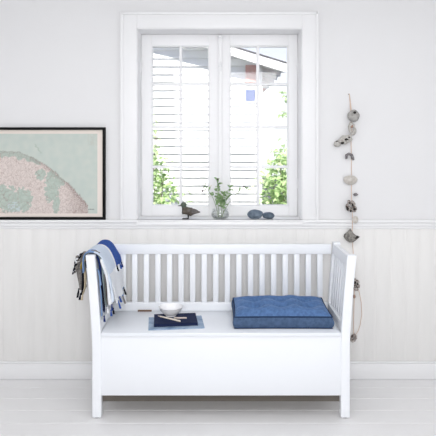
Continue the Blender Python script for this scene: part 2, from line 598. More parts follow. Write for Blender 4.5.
slope_bar(MB(), APEX, ex + 0.04, HY - OH - 0.03, HY + 6, 0.145, 0.172).build('roof', M['roof'], house)
slope_bar(MB(), APEX, ex, HY - OH - 0.022, HY - OH + 0.012, 0.0, 0.1445).build('barge_board', M['clap'], house)
slope_bar(MB(), APEX, HC, HY - OH + 0.013, HY + 0.02, 0.10, 0.125).build('gable_soffit', M['clap'], house)
mb = MB()
slope_bar(mb, HC + 0.0, ex - 0.01, HY - OH + 0.013, HY + 5.5, 0.10, 0.125)
mb.build('eaves_soffit', M['soffit'], house)
for k in range(6):
    yy = HY - 0.22 + k * 0.55
    slope_bar(MB(), HC + 0.013, ex - 0.03, yy, yy + 0.09, 0.0, 0.0995).build('rafter_tail', M['clap'], house)
# reddish hatch and small blue window high on the gable
MB().box(0.47, 0.655, HY - 0.07, HY - 0.0, 2.53, 2.83, 0.006).build('hatch', M['hatch'], house)
f = MB().box(0.445, 0.655, HY - 0.06, HY, 2.19, 2.43, 0.006).build('window', M['clap'], house)
MB().box(0.465, 0.635, HY - 0.066, HY - 0.06, 2.21, 2.41, 0.0).build('pane', M['bluepane'], f)


def shrub(name, c, rad, n, label, seed, leafL=0.09, cat='shrub', trunk_n=5):
    rnd = random.Random(seed)
    root = thing(name, (c[0], c[1], GZ), label, cat)
    mb = MB()
    lv = MB()
    for k in range(trunk_n):
        a = rnd.uniform(0, 6.28)
        tip = Vector((c[0] + math.cos(a) * rad[0] * 0.55, c[1] + math.sin(a) * rad[1] * 0.55, c[2] + rad[2] * rnd.uniform(0.2, 0.75)))
        base = Vector((c[0] + math.cos(a) * 0.05, c[1] + math.sin(a) * 0.05, GZ))
        mid = base.lerp(tip, 0.5) + Vector((rnd.uniform(-.06, .06), rnd.uniform(-.06, .06), 0))
        mb.tube([base, mid, tip], [0.016, 0.011, 0.004], 6)
    mb.build('stem', M['bark'], root)
    # leaves gathered in clumps so the sky shows between them
    clumps = []
    for k in range(int(n / 26)):
        while True:
            p = Vector((rnd.uniform(-1, 1), rnd.uniform(-1, 1), rnd.uniform(-1, 1)))
            if 0.15 < p.length < 1:
                break
        clumps.append(Vector((c[0] + p.x * rad[0], c[1] + p.y * rad[1], c[2] + p.z * rad[2])))
    for cp in clumps:
        for q in range(26):
            p = cp + Vector((rnd.gauss(0, .075), rnd.gauss(0, .075), rnd.gauss(0, .065)))
            d = Vector((rnd.uniform(-1, 1), rnd.uniform(-1, 1), rnd.uniform(-.7, .4)))
            up = Vector((rnd.uniform(-.6, .6), rnd.uniform(-.9, .3), 1))
            L = leafL * rnd.uniform(0.6, 1.2)
            lv.leaf(p, d, up, L, L * 0.6)
    lv.build('foliage', M['leaf'], root, angle=60)
    return root


shrub('leafy_bush', (1.02, 4.1, 0.72), (0.50, 0.40, 0.92), 2300, 'bright green leafy bush outside the right window sash', 5)
shrub('leafy_bush', (-0.98, 4.0, 0.58), (0.48, 0.40, 0.88), 2000, 'bright green bush low outside the left window sash', 11)
shrub('climbing_plant', (-1.03, 4.9, 1.35), (0.20, 0.20, 0.75), 420, 'slender green climber rising against the clapboards outside the left sash', 12, 0.08, 'climber')
shrub('garden_tree', (2.6, 9.5, 2.3), (1.1, 0.9, 1.4), 1500, 'pale green tree standing far behind the house corner', 15, 0.13, 'tree')

# ================================================================== BENCH
BX, BYF, BYR = 0.0163, -0.520, -0.092
bench = thing('storage_bench', (BX, (BYF + BYR) / 2, 0), 'white painted wooden storage bench with slatted back and flared arms under the window', 'bench')


def flare(z):
    return 0.036 * (max(0, z - 0.40) / 0.48) ** 1.25


def rrect(cx, cy, z, hx, hy, r=0.004, nrm=None):
    pts = []
    for (sx, sy, a0) in ((1, 1, 0), (-1, 1, 90), (-1, -1, 180), (1, -1, 270)):
        for k in range(3):
            a = R(a0 + 45 * k)
            pts.append((cx + sx * (hx - r) + r * math.cos(a), cy + sy * (hy - r) + r * math.sin(a), z))
    return pts


def flared_bar(mb, side, xo, hx, yc, hy, za, zb, n=14, r=0.004):
    rings = []
    for i in range(n + 1):
        z = za + (zb - za) * i / n
        rings.append(rrect(BX + side * (xo + flare(z)), yc, z, hx, hy, r))
    e = 0.003
    a = rrect(BX + side * (xo + flare(za)), yc, za, hx - e, hy - e, r)
    b = rrect(BX + side * (xo + flare(zb)), yc, zb, hx - e, hy - e, r)
    rings = [a] + [[(p[0], p[1], p[2] + e) for p in rings[0]]] + rings[1:-1] + [[(p[0], p[1], p[2] - e) for p in rings[-1]]] + [b]
    mb.rings(rings)


PO = 0.695            # outer half width
for side in (-1, 1):
    mb = MB()
    flared_bar(mb, side, PO - 0.0245, 0.0245, BYF + 0.021, 0.021, 0.004, 0.880)
    lg = mb.build('leg', M['bench'], bench)
    MB().lathe([(0.016, 0), (0.017, 0.001), (0.017, 0.004), (0.016, 0.0045)], (BX + side * (PO - 0.0245), BYF + 0.021, 0), 16).build('foot_glide', M['glide'], lg)
    mb = MB()
    flared_bar(mb, side, PO - 0.0215, 0.0215, BYR - 0.02, 0.02, 0.004, 0.880)
    lg = mb.build('leg', M['bench'], bench)
    MB().lathe([(0.016, 0), (0.017, 0.001), (0.017, 0.004), (0.016, 0.0045)], (BX + side * (PO - 0.0215), BYR - 0.02, 0), 16).build('foot_glide', M['glide'], lg)
    # arm rails
    ya, yb = BYF + 0.040, BYR - 0.038
    mb = MB()
    zt0, zt1 = 0.812, 0.868
    xo = PO - 0.026
    q0 = [(BX + side * (xo + flare(zt0) - 0.014), 0, zt0), (BX + side * (xo + flare(zt0) + 0.014), 0, zt0), (BX + side * (xo + flare(zt1) + 0.014), 0, zt1), (BX + side * (xo + flare(zt1) - 0.014), 0, zt1)]
    mb.rings([[(p[0], ya, p[2]) for p in q0], [(p[0], yb, p[2]) for p in q0]])
    mb.build('arm_rail', M['bench'], bench)
    mb = MB()
    mb.box(min(BX + side * (PO - 0.043), BX + side * (PO - 0.009)), max(BX + side * (PO - 0.043), BX + side * (PO - 0.009)), ya, yb, 0.4615, 0.512, 0.003)
    mb.build('arm_lower_rail', M['bench'], bench)
    NS = 6
    for k in range(NS):
        yc = ya + (yb - ya) * (k + 0.75) / (NS + 0.5)
        mb = MB()
        flared_bar(mb, side, PO - 0.026, 0.008, yc, 0.0165, 0.511, 0.8135, n=8, r=0.003)
        mb.build('arm_slat', M['bench'], bench)

# back
yc = BYR - 0.02
MB().box(BX - PO + 0.02, BX + PO - 0.02, yc - 0.015, yc + 0.013, 0.808, 0.868, 0.004).build('top_rail', M['bench'], bench)
MB().box(BX - PO + 0.04, BX + PO - 0.04, yc - 0.015, yc + 0.013, 0.4615, 0.513, 0.004).build('lower_back_rail', M['bench'], bench)
for k in range(18):
    xc = BX + 0.0055 + (k - 8.5) * 0.0708
    MB().box(xc - 0.0166, xc + 0.0166, yc - 0.008, yc + 0.008, 0.5125, 0.8085, 0.003).build('back_slat', M['bench'], bench)

# seat lid and box
XI = PO - 0.049
seat = MB().box(BX - XI - 0.0015, BX + XI + 0.0015, BYF - 0.004, BYR - 0.005, 0.443, 0.4615, 0.004).build('seat', M['seatp'], bench)
for sx in (-1, 1):
    mb = MB()
    hx = BX + sx * 0.4625
    mb.tube([(hx - 0.042, yc - 0.019, 0.4655), (hx + 0.042, yc - 0.019, 0.4655)], 0.0042, 10)
    mb.box(hx - 0.042, hx + 0.042, yc - 0.030, yc - 0.0152, 0.4616, 0.4634, 0.0004)
    mb.build('hinge', M['brass'], seat)
MB().box(BX - XI - 0.001, BX + XI + 0.001, BYF + 0.005, BYF + 0.023, 0.122, 0.4425, 0.0015).build('front_panel', M['bench'], bench)
MB().box(BX - XI - 0.001, BX + XI + 0.001, BYR - 0.030, BYR - 0.012, 0.035, 0.4425, 0.0015).build('back_panel', M['bench'], bench)  # lower edge lengthened out of view to block light leaking under the bench
for s in (-1, 1):
    a, b = sorted((BX + s * (XI + 0.002), BX + s * (XI + 0.020)))
    MB().box(a, b, BYF + 0.041, BYR - 0.039, 0.122, 0.4425, 0.0015).build('side_panel', M['bench'], bench)
MB().box(BX - XI + 0.001, BX + XI - 0.001, BYF + 0.0235, BYR - 0.0305, 0.124, 0.14, 0).build('bottom_panel', M['dim_bottom'], bench)  # unseen bottom, browned to keep the space beneath it dark
MB().box(BX - PO + 0.004, BX + PO - 0.004, BYF + 0.200, BYF + 0.218, 0.001, 0.1235, 0).build('shade_board', M['shade_board'], bench)  # added dark board standing in for the deep shade under the bench
SZ = 0.4618           # top of the seat

# ================================================================== CUSHION
CX0, CX1, CY0, CY1 = 0.092, 0.628, -0.455, -0.136
cx, cy, hw_, hd_ = (CX0 + CX1) / 2, (CY0 + CY1) / 2, (CX1 - CX0) / 2, (CY1 - CY0) / 2
cush = thing('seat_cushion', (cx, cy, SZ), 'tufted blue denim box cushion with dark piping on the bench seat', 'cushion')
tufts = [(u, 0.42) for u in (-0.52, 0.02, 0.56)] + [(u, -0.30) for u in (-0.56, 0.0, 0.54)]


def outline(u, v):
    # slightly pinched sides, eared corners
    px = hw_ * u * (1 - 0.018 * (1 - v * v) * u * u)
    py = hd_ * v * (1 - 0.03 * (1 - u * u) * v * v)
    return cx + px, cy + py


def ctop(u, v):
    e = (1 - abs(u) ** 3.2) * (1 - abs(v) ** 3.2)
    h = 0.0650 + 0.016 * (v + 1) / 2 + 0.048 * max(0, e) ** 0.5 * (1 - 0.15 * v)
    for tu, tv in tufts:
        r2 = ((u - tu) * hw_) ** 2 + ((v - tv) * hd_) ** 2
        h -= 0.026 * math.exp(-r2 / (2 * 0.015 ** 2)) + 0.042 * math.exp(-r2 / (2 * 0.033 ** 2))
    for tv in (0.42, -0.30):
        h -= 0.010 * max(0, 1 - u ** 6) * math.exp(-((v - tv) * hd_) ** 2 / (2 * 0.016 ** 2))
    h += 0.0030 * noise.noise(Vector((u * 5, v * 5, 1.3)))
    return h


mb = MB()
tb = mb.bm
NX, NY = 64, 44
g = [[None] * (NY + 1) for _ in range(NX + 1)]
for i in range(NX + 1):
    for j in range(NY + 1):
        u, v = -1 + 2 * i / NX, -1 + 2 * j / NY
        px, py = outline(u, v)
        g[i][j] = tb.verts.new((px, py, SZ + ctop(u, v)))
for i in range(NX):
    for j in range(NY):
        tb.faces.new((g[i][j], g[i + 1][j], g[i + 1][j + 1], g[i][j + 1]))
loop = [(i, 0) for i in range(NX)] + [(NX, j) for j in range(NY)] + [(i, NY) for i in range(NX, 0, -1)] + [(0, j) for j in range(NY, 0, -1)]
prev = [g[i][j] for i, j in loop]
for lev in range(1, 7):
    t = lev / 6
    ring = []
    for (i, j) in loop:
        u, v = -1 + 2 * i / NX, -1 + 2 * j / NY
        px, py = outline(u, v)
        bul = 0.011 * math.sin(math.pi * t)
        px += (u * bul if abs(u) > 0.99 else 0)
        py += (v * bul if abs(v) > 0.99 else 0)
        wob = 0.0015 * noise.noise(Vector((px * 18, py * 18, t * 3)))
        ring.append(tb.verts.new((px, py + wob, SZ + 0.003 + (0.0620 + 0.016 * (v + 1) / 2) * (1 - t))))
    n = len(ring)
    for k in range(n):
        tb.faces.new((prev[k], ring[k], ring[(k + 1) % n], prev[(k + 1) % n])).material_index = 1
    prev = ring
tb.faces.new(prev)
bmesh.ops.recalc_face_normals(tb, faces=list(tb.faces))
mb.build('cover', [M['denim'], M['gusset']], cush, angle=50)
for zz in (0.065, 0.0042):
    pts = []
    for (i, j) in loop:
        u, v = -1 + 2 * i / NX, -1 + 2 * j / NY
        px, py = outline(u * 1.004, v * 1.006)
        pts.append((px, py, SZ + zz + (0.016 * (v + 1) / 2 if zz > 0.03 else 0)))
    MB().tube(pts, 0.0040, 8, closed=True).build('piping', M['piping'], cush)
for tu, tv in tufts:
    px, py = outline(tu, tv)
    MB().blob((px, py, SZ + ctop(tu, tv) + 0.001), (0.006, 0.006, 0.0025), amt=0, sub=2).build('tuft_button', M['piping'], cush)

# ================================================================== BOOKS, BOWL, STICKS
def book(name, cxy, wx, dy, z0, th, ang, label, cat, cover, hard=True):
    root = thing(name, (cxy[0], cxy[1], z0), label, cat)
    Rz = Matrix.Rotation(ang, 3, 'Z')
    pv = (cxy[0], cxy[1], z0)
    x0, x1, y0, y1 = cxy[0] - wx / 2, cxy[0] + wx / 2, cxy[1] - dy / 2, cxy[1] + dy / 2
    ct = 0.0022 if hard else 0.0006
    ov = 0.003 if hard else 0.0
    mb = MB()
    mb.box(x0, x1, y0, y1, z0, z0 + ct, ct * 0.3, rot=Rz, piv=pv, seg=1)
    mb.box(x0, x1, y0, y1, z0 + th - ct, z0 + th, ct * 0.3, rot=Rz, piv=pv, seg=1)
    mb.box(x0, x1, y0, y0 + ct, z0, z0 + th, ct * 0.3, rot=Rz, piv=pv, seg=1)      # spine at the front
    mb.build('cover', cover, root)
    MB().box(x0 + ov, x1 - ov, y0 + ct, y1 - ov, z0 + ct, z0 + th - ct, 0, rot=Rz, piv=pv).build('pages', M['paper'], root)
    return root


book('magazine', (-0.239, -0.360), 0.308, 0.210, SZ, 0.007, R(6.5), 'pale blue-grey magazine lying flat on the bench seat beneath the notebook', 'magazine', M['mag'], False)
ZM = SZ + 0.0072
book('notebook', (-0.243, -0.345), 0.242, 0.180, ZM, 0.017, R(6.5), 'dark navy hardcover notebook on the magazine under the bowl', 'notebook', M['navy'])
ZN = ZM + 0.0172
bc = (-0.273, -0.297)
bowl = thing('bowl', (bc[0], bc[1], ZN), 'small white porcelain bowl standing on the navy notebook', 'bowl')
prof = [(0.029, 0.0), (0.031, 0.0005), (0.030, 0.007), (0.040, 0.012), (0.053, 0.023), (0.063, 0.037), (0.0695, 0.0515), (0.0707, 0.0527), (0.0697, 0.0537), (0.068, 0.052),
        (0.060, 0.037), (0.050, 0.024), (0.037, 0.0145), (0.02, 0.0105), (0.004, 0.010)]
MB().lathe(prof, (bc[0], bc[1], ZN), 48).build('body', M['china'], bowl, angle=60)


def stick(name, a, b, ra, rb, m, label, cat, tip_m=None):
    a, b = Vector(a), Vector(b)
    root = thing(name, a, label, cat)
    c = a.lerp(b, 0.12)
    MB().tube([c, a.lerp(b, 0.5), b], [ra * 0.9, (ra + rb) / 2, rb], 10, flat=1).build('shaft', m, root)
    MB().tube([a, c], [ra * 0.35, ra * 0.9], 10).build('tip', tip_m or m, root)
    return root


z_ = ZN + 0.0052
stick('pencil', (-0.346, -0.318, z_), (-0.211, -0.414, z_), 0.0042, 0.0052, M['pale'], 'longer cream pencil lying across the navy notebook in front of the bowl', 'pencil', M['pink'])
stick('pencil', (-0.252, -0.357, z_), (-0.178, -0.358, z_), 0.0046, 0.0048, M['pink'], 'shorter pinkish pencil lying on the notebook at the right of the bowl', 'pencil', M['pale'])

# ================================================================== PICTURE
PX1, PX0 = -0.709, -1.575
PZ0 = WZ0 + 0.0005
PZ1 = PZ0 + 0.582
pic = thing('framed_map', ((PX0 + PX1) / 2, -0.018, PZ0), 'framed coastal map in a thin black frame standing on the cap rail at left', 'picture')
fw = 0.017
mb = MB()
mb.box(PX0, PX1, -0.026, -0.003, PZ0, PZ0 + fw, 0.0015)
mb.box(PX0, PX1, -0.026, -0.003, PZ1 - fw, PZ1, 0.0015)
mb.box(PX0, PX0 + fw, -0.026, -0.003, PZ0 + fw - 0.002, PZ1 - fw + 0.002, 0.0015)
mb.box(PX1 - fw, PX1, -0.026, -0.003, PZ0 + fw - 0.002, PZ1 - fw + 0.002, 0.0015)
mb.build('frame', M['frame'], pic)
MB().box(PX0 + 0.004, PX1 - 0.004, -0.010, -0.004, PZ0 + 0.004, PZ1 - 0.004, 0).build('backing_board', M['pale'], pic)

COAST = [(-600, 300), (-520, 240), (-420, 190), (-300, 150), (-200, 128), (-100, 126), (0, 130), (60, 134), (120, 153), (165, 179), (210, 215), (250, 250), (290, 290), (322, 326), (312, 340), (300, 352), (292, 362), (285, 400)]
PATCH = [((25, 300), 48, 50), ((85, 300), 34, 42), ((190, 262), 26, 62), ((222, 232), 20, 30), ((150, 215), 18, 22), ((60, 330), 60, 22), ((-60, 260), 60, 40), ((-190, 220), 50, 50), ((-250, 320), 90, 30), ((205, 325), 14, 40)]
COL_SEA, COL_LAND, COL_GREEN = (188, 198, 192), (208, 197, 192), (172, 184, 175)
COL_MARG, COL_TOWN, COL_PINK = (228, 218, 210), (140, 126, 122), (198, 168, 158)


def coast_y(xx):
    for (a, b) in zip(COAST[:-1], COAST[1:]):
        if a[0] <= xx <= b[0]:
            return a[1] + (b[1] - a[1]) * (xx - a[0]) / (b[0] - a[0])
    return 999


def mixc(a, b, t):
    t = max(0, min(1, t))
    return tuple(a[k] + (b[k] - a[k]) * t for k in range(3))


def mapcol(u, v):
    # u, v in thousandths: u across from the sheet's right side reference, v down
    if u > 355 or v < 68 or v > 357 or u < -125:
        return COL_MARG
    n1 = noise.noise(Vector((u * 0.05, v * 0.05, 3.3)))
    n2 = noise.noise(Vector((u * 0.16, v * 0.16, 7.7)))
    n3 = noise.noise(Vector((u * 0.4, v * 0.4, 1.1)))
    sea = mixc(COL_SEA, (197, 203, 196), 0.5 + n1 * 0.7)
    if u > 320 and v < 110:
        sea = mixc(sea, (190, 194, 186), 0.5 + n2)
    cyy = coast_y(u + n2 * 5 + n3 * 2) + n1 * 7 + n3 * 3
    if u > 322:
        cyy = 999
    d = v - cyy
    if d < 0:
        if 318 < u < 345 and abs(v - 342 - n3 * 2) < 1.6:
            return (150, 158, 152)
        if abs((u - 140) * 0.8 - (v - 122) * 0.55 + n2 * 4) < 2.2 and 105 < v < 140:
            return (176, 188, 178)
        if d > -2.5:
            return mixc(sea, (140, 140, 132), 0.6)
        return sea
    c = mixc(COL_LAND, (219, 208, 203), 0.5 + n2)
    g = 0
    for (pc, ra, rb) in PATCH:
        q = ((u - pc[0]) / ra) ** 2 + ((v - pc[1]) / rb) ** 2 + n2 * 0.6 + n1 * 0.5
        g = max(g, 1 if q < 0.9 else 0)
    if d < 17 + n1 * 10 and u < 150:
        g = 1
    if g:
        c = mixc(COL_GREEN, (184, 195, 186), 0.5 + n2)
    if u < 14 and u > -60 and 128 < v < 165 and n1 < 0.25:
        c = mixc(c, (186, 150, 136), 0.6)
    if 30 < u < 75 and 315 < v < 350 and n2 > -0.1:
        c = (190, 202, 202)
    # town stipple towards the cape and speckle along the coast
    town = max(0, min(1, (u - 235) / 60)) if u > 235 else 0
    edge = max(0, 1 - d / 20) * (1.2 if u > 110 else 0.4)
    s = 0.5 + n3 * 1.3
    c = mixc(c, COL_TOWN, 0.75 * town * max(0, s) + 0.55 * edge * max(0, s + 0.2))
    # fine roads and hachures
    r1 = abs(noise.noise(Vector((u * 0.045, v * 0.045, 12.1))))
    if r1 < 0.030:
        c = mixc(c, (150, 130, 122), 0.4)
    r2 = abs(noise.noise(Vector((u * 0.09, v * 0.09, 22.4))))
    if r2 < 0.02:
        c = mixc(c, (168, 144, 138), 0.5)
    if n3 > 0.34 and not g:
        c = mixc(c, (158, 140, 136), 0.6)
    return c


mb = MB()
tb = mb.bm
sx0, sx1, sz0, sz1 = PX0 + fw - 0.004, PX1 - fw + 0.004, PZ0 + fw - 0.004, PZ1 - fw + 0.004
NU, NV = 360, 250
cl = []
grid = []
for i in range(NU + 1):
    row = []
    for j in range(NV + 1):
        xx = sx0 + (sx1 - sx0) * i / NU
        zz = sz0 + (sz1 - sz0) * j / NV
        row.append(tb.verts.new((xx, -0.0135 + 0.0006 * math.sin(xx * 9), zz)))
        u = (xx / 0.006329 + 218) * 3.633
        v = (144 - (zz - 1.48) / 0.006329 - 115) * 3.633
        cl.append(mapcol(u, v))
    grid.append(row)
for i in range(NU):
    for j in range(NV):
        tb.faces.new((grid[i][j], grid[i + 1][j], grid[i + 1][j + 1], grid[i][j + 1]))
m = bpy.data.materials.new('printed_map')
m.use_nodes = True
at = m.node_tree.nodes.new('ShaderNodeAttribute')
at.attribute_name = 'print'
pb = m.node_tree.nodes['Principled BSDF']
pb.inputs['Roughness'].default_value = 0.8
pb.inputs['Specular IOR Level'].default_value = 0.15
m.node_tree.links.new(at.outputs['Color'], pb.inputs['Base Color'])
sheet = mb.build('map_sheet', m, pic)
ca = sheet.data.color_attributes.new('print', 'FLOAT_COLOR', 'POINT')
for k, c in enumerate(cl):
    ca.data[k].color = (lin(c[0]), lin(c[1]), lin(c[2]), 1)

# ================================================================== SILL OBJECTS
SI = WZ0 + 0.0005
YS = 0.02


def skin_mesh(name, pts, rad, edges, m, parent, root=0, sub=2):
    me = bpy.data.meshes.new(name)
    o_w = ORG[parent]
    me.from_pydata([Vector(p) - o_w for p in pts], edges, [])
    o = bpy.data.objects.new(name, me)
    COL.objects.link(o)
    sk = o.modifiers.new('skin', 'SKIN')
    for i, r in enumerate(rad):
        me.skin_vertices[0].data[i].radius = r
    me.skin_vertices[0].data[root].use_root = True
    ss = o.modifiers.new('sub', 'SUBSURF')
    ss.levels = ss.render_levels = sub
    dg = bpy.context.evaluated_depsgraph_get()
    nm = bpy.data.meshes.new_from_object(o.evaluated_get(dg))
    o.modifiers.clear()
    o.data = nm
    nm.materials.clear()
    ms = m if isinstance(m, (list, tuple)) else [m]
    for q in ms:
        nm.materials.append(q)
    for p in nm.polygons:
        p.use_smooth = True
    o.parent = parent
    ORG[o] = o_w
    return o


dx = -0.192
duck = thing('duck_figurine', (dx, YS, SI), 'small dark brown duck figurine standing on the windowsill', 'figurine')
P = [(dx - 0.027, YS, SI + 0.091), (dx - 0.024, YS, SI + 0.074), (dx - 0.020, YS, SI + 0.054), (dx - 0.002, YS, SI + 0.047), (dx + 0.024, YS, SI + 0.044), (dx + 0.052, YS, SI + 0.044), (dx + 0.080, YS, SI + 0.043)]
Rr = [(0.019, 0.019), (0.015, 0.014), (0.024, 0.024), (0.027, 0.026), (0.024, 0.022), (0.014, 0.012), (0.006, 0.003)]
body = skin_mesh('body', P, Rr, [(i, i + 1) for i in range(len(P) - 1)], [M['duck'], M['duckhead']], duck, root=3)
for p in body.data.polygons:
    if p.center.z > 0.073 and p.center.x < 0.0:
        p.material_index = 1
MB().blob((dx - 0.027, YS, SI + 0.090), (0.0190, 0.016, 0.0165), amt=0.05).build('head', M['duckhead'], duck)
mb = MB()
mb.rings([[(dx - 0.040, YS + 0.008 * math.cos(a), SI + 0.087 + 0.007 * math.sin(a)) for a in [k * math.pi / 5 for k in range(10)]],
          [(dx - 0.052, YS + 0.007 * math.cos(a), SI + 0.084 + 0.0035 * math.sin(a)) for a in [k * math.pi / 5 for k in range(10)]],
          [(dx - 0.063, YS + 0.006 * math.cos(a), SI + 0.083 + 0.002 * math.sin(a)) for a in [k * math.pi / 5 for k in range(10)]]])
mb.build('bill', M['bill'], duck)
for s in (-1, 1):
    MB().blob((dx + 0.022, YS + s * 0.020, SI + 0.050), (0.044, 0.006, 0.015), amt=0.06, rot=Matrix.Rotation(R(6), 3, 'Y')).build('wing', M['wing'], duck)
    MB().blob((dx - 0.034, YS + s * 0.0155, SI + 0.094), (0.0022, 0.0016, 0.0022), amt=0, sub=2).build('eye', M['dark'], duck)
    mb = MB()
    mb.tube([(dx + 0.003, YS + s * 0.010, SI + 0.028), (dx + 0.004, YS + s * 0.010, SI + 0.014), (dx + 0.001, YS + s * 0.011, SI + 0.003)], [0.006, 0.0042, 0.0042], 8)
    mb.rings([[(dx + 0.006, YS + s * 0.011 - 0.004, SI + 0.0002), (dx + 0.006, YS + s * 0.011 + 0.004, SI + 0.0002), (dx + 0.006, YS + s * 0.011 + 0.004, SI + 0.005), (dx + 0.006, YS + s * 0.011 - 0.004, SI + 0.005)],
              [(dx - 0.034, YS + s * 0.011 - 0.010, SI + 0.0002), (dx - 0.034, YS + s * 0.011 + 0.010, SI + 0.0002), (dx - 0.034, YS + s * 0.011 + 0.010, SI + 0.003), (dx - 0.034, YS + s * 0.011 - 0.010, SI + 0.003)]])
    mb.build('leg', M['dark'], duck)

MB_ = MB().blob((0.236, YS + 0.005, SI + 0.0278), (0.049, 0.034, 0.0305), seed=3, amt=0.12, freq=1.1, sub=4)
for v in MB_.bm.verts:
    v.co.z = max(v.co.z, SI)
tag(MB_.build('pebble', M['pebble'], origin=(0.236, YS + 0.005, SI), angle=80), 'larger rounded blue-grey pebble on the windowsill right of the jar', 'stone')
MB_ = MB().blob((0.322, YS + 0.002, SI + 0.0205), (0.039, 0.028, 0.0225), seed=9, amt=0.14, freq=1.2, sub=4, rot=Matrix.Rotation(R(5), 3, 'Y'))
for v in MB_.bm.verts:
    v.co.z = max(v.co.z, SI)
tag(MB_.build('pebble', M['pebble2'], origin=(0.322, YS + 0.002, SI), angle=80), 'smaller flat blue-grey pebble at the right end of the sill items', 'stone')

# jar
jx, jy = 0.014, YS + 0.01
jar = thing('glass_jar', (jx, jy, SI), 'low clear glass jar holding green sprigs on the windowsill', 'jar')
prof = [(0.036, 0.0), (0.044, 0.0015), (0.053, 0.010), (0.057, 0.024), (0.056, 0.038), (0.050, 0.049), (0.047, 0.054), (0.050, 0.060), (0.0515, 0.0615), (0.050, 0.0622), (0.0475, 0.060),
        (0.0445, 0.054), (0.0475, 0.048), (0.0535, 0.037), (0.0545, 0.024), (0.051, 0.012), (0.042, 0.005), (0.004, 0.0045)]
MB().lathe(prof, (jx, jy, SI), 40).build('glass', M['jar'], jar, angle=60)
MB().lathe([(0.040, 0.0055), (0.0505, 0.0125), (0.0538, 0.024), (0.0535, 0.030), (0.004, 0.030)], (jx, jy, SI), 40).build('water', M['water'], jar, angle=60)


def sprig(pts, n, label, seed, L=0.024, bloom=None, spread=0.5, from_t=0.3):
    rnd = random.Random(seed)
    pts = [Vector(p) for p in pts]
    root = thing('sprig', pts[0], label, 'sprig', 'sprigs in the glass jar')

    def at(t):
        # quadratic through three control points
        a, b, c = pts
        return a * (1 - t) ** 2 + b * 2 * t * (1 - t) + c * t * t
    MB().tube([at(k / 10) for k in range(11)], [0.0017 - 0.0009 * k / 10 for k in range(11)], 6).build('stem', M['stem'], root)
    lv = MB()
    for k in range(n):
        t = from_t + (1 - from_t) * (k + rnd.random()) / n
        p = at(t)
        tan = (at(min(1, t + 0.05)) - at(t - 0.05)).normalized()
        out = Vector((rnd.uniform(-1, 1), rnd.uniform(-0.8, 0.8), rnd.uniform(-0.5, 0.7)))
        d = (tan * 0.5 + out * (0.7 + spread)).normalized()
        ll = L * rnd.uniform(0.7, 1.25)
        lv.leaf(p + out * 0.004, d, (rnd.uniform(-.5, .5), -0.7, 0.8), ll, ll * 0.55)
    lv.build('leaves', M['leafin'], root, angle=60)
    for (t, off, r, mm) in (bloom or []):
        p = at(t)
        q = p + Vector(off)
        nm = 'seed_head' if mm == 'seed' else 'blossom'
        mb = MB()
        mb.tube([p, p.lerp(q, 0.5) + Vector((0, 0, 0.004)), q], 0.0008, 6)
        mb.blob(q, (r, r, r * 0.85), seed=seed, amt=0.35, freq=2.6, sub=2)
        mb.build(nm, M[mm], root)
    return root


bz = SI + 0.008
sprig([(jx - 0.006, jy - 0.006, bz), (jx - 0.02, jy - 0.01, SI + 0.13), (jx - 0.015, jy - 0.02, SI + 0.247)], 40, 'tallest leafy sprig standing upright in the jar', 2, 0.026,
      bloom=[(1.0, (0.0, 0, 0.006), 0.008, 'seed')])
sprig([(jx + 0.004, jy - 0.012, bz), (jx + 0.016, jy - 0.03, SI + 0.11), (jx + 0.020, jy - 0.035, SI + 0.165)], 46, 'bushy middle sprig drooping over the front of the jar rim', 3, 0.024)
sprig([(jx + 0.012, jy + 0.004, bz), (jx + 0.04, jy, SI + 0.13), (jx + 0.066, jy - 0.01, SI + 0.200)], 26, 'leafy sprig with a broad tip leaning right against the centre of the window', 4, 0.025)
sprig([(jx - 0.010, jy + 0.006, bz), (jx - 0.04, jy + 0.01, SI + 0.16), (jx - 0.105, jy + 0.0, SI + 0.215)], 12, 'thin arching sprig with white blossom and a dark seed head reaching left toward the duck', 5, 0.022, spread=0.2,
      bloom=[(0.97, (-0.012, 0, -0.035), 0.008, 'seed'), (0.9, (0.0, 0, 0.02), 0.007, 'bloom'), (0.78, (-0.02, -0.01, -0.005), 0.007, 'bloom'), (0.68, (-0.012, -0.01, -0.03), 0.006, 'bloom'), (0.8, (0.02, -0.01, 0.02), 0.007, 'bloom')], from_t=0.5)
sprig([(jx + 0.008, jy + 0.010, bz), (jx + 0.09, jy + 0.01, SI + 0.19), (jx + 0.178, jy + 0.0, SI + 0.200)], 10, 'thin arching sprig with tiny buds reaching farthest right over the pebbles', 6, 0.022, spread=0.2,
      bloom=[(0.85, (0.0, 0, 0.012), 0.006, 'seed'), (0.72, (0.0, 0, -0.012), 0.005, 'bloom'), (0.95, (0.01, 0, -0.016), 0.005, 'seed')], from_t=0.55)

# ================================================================== GARLAND
GY = -0.022


def gp(px, py, yy=GY):                 # metres on the wall plane from sizes measured off the photograph
    k = (3.5 + yy) / 553.0
    return Vector(((px - 218) * k, yy, 1.48 - (py - 144) * k))


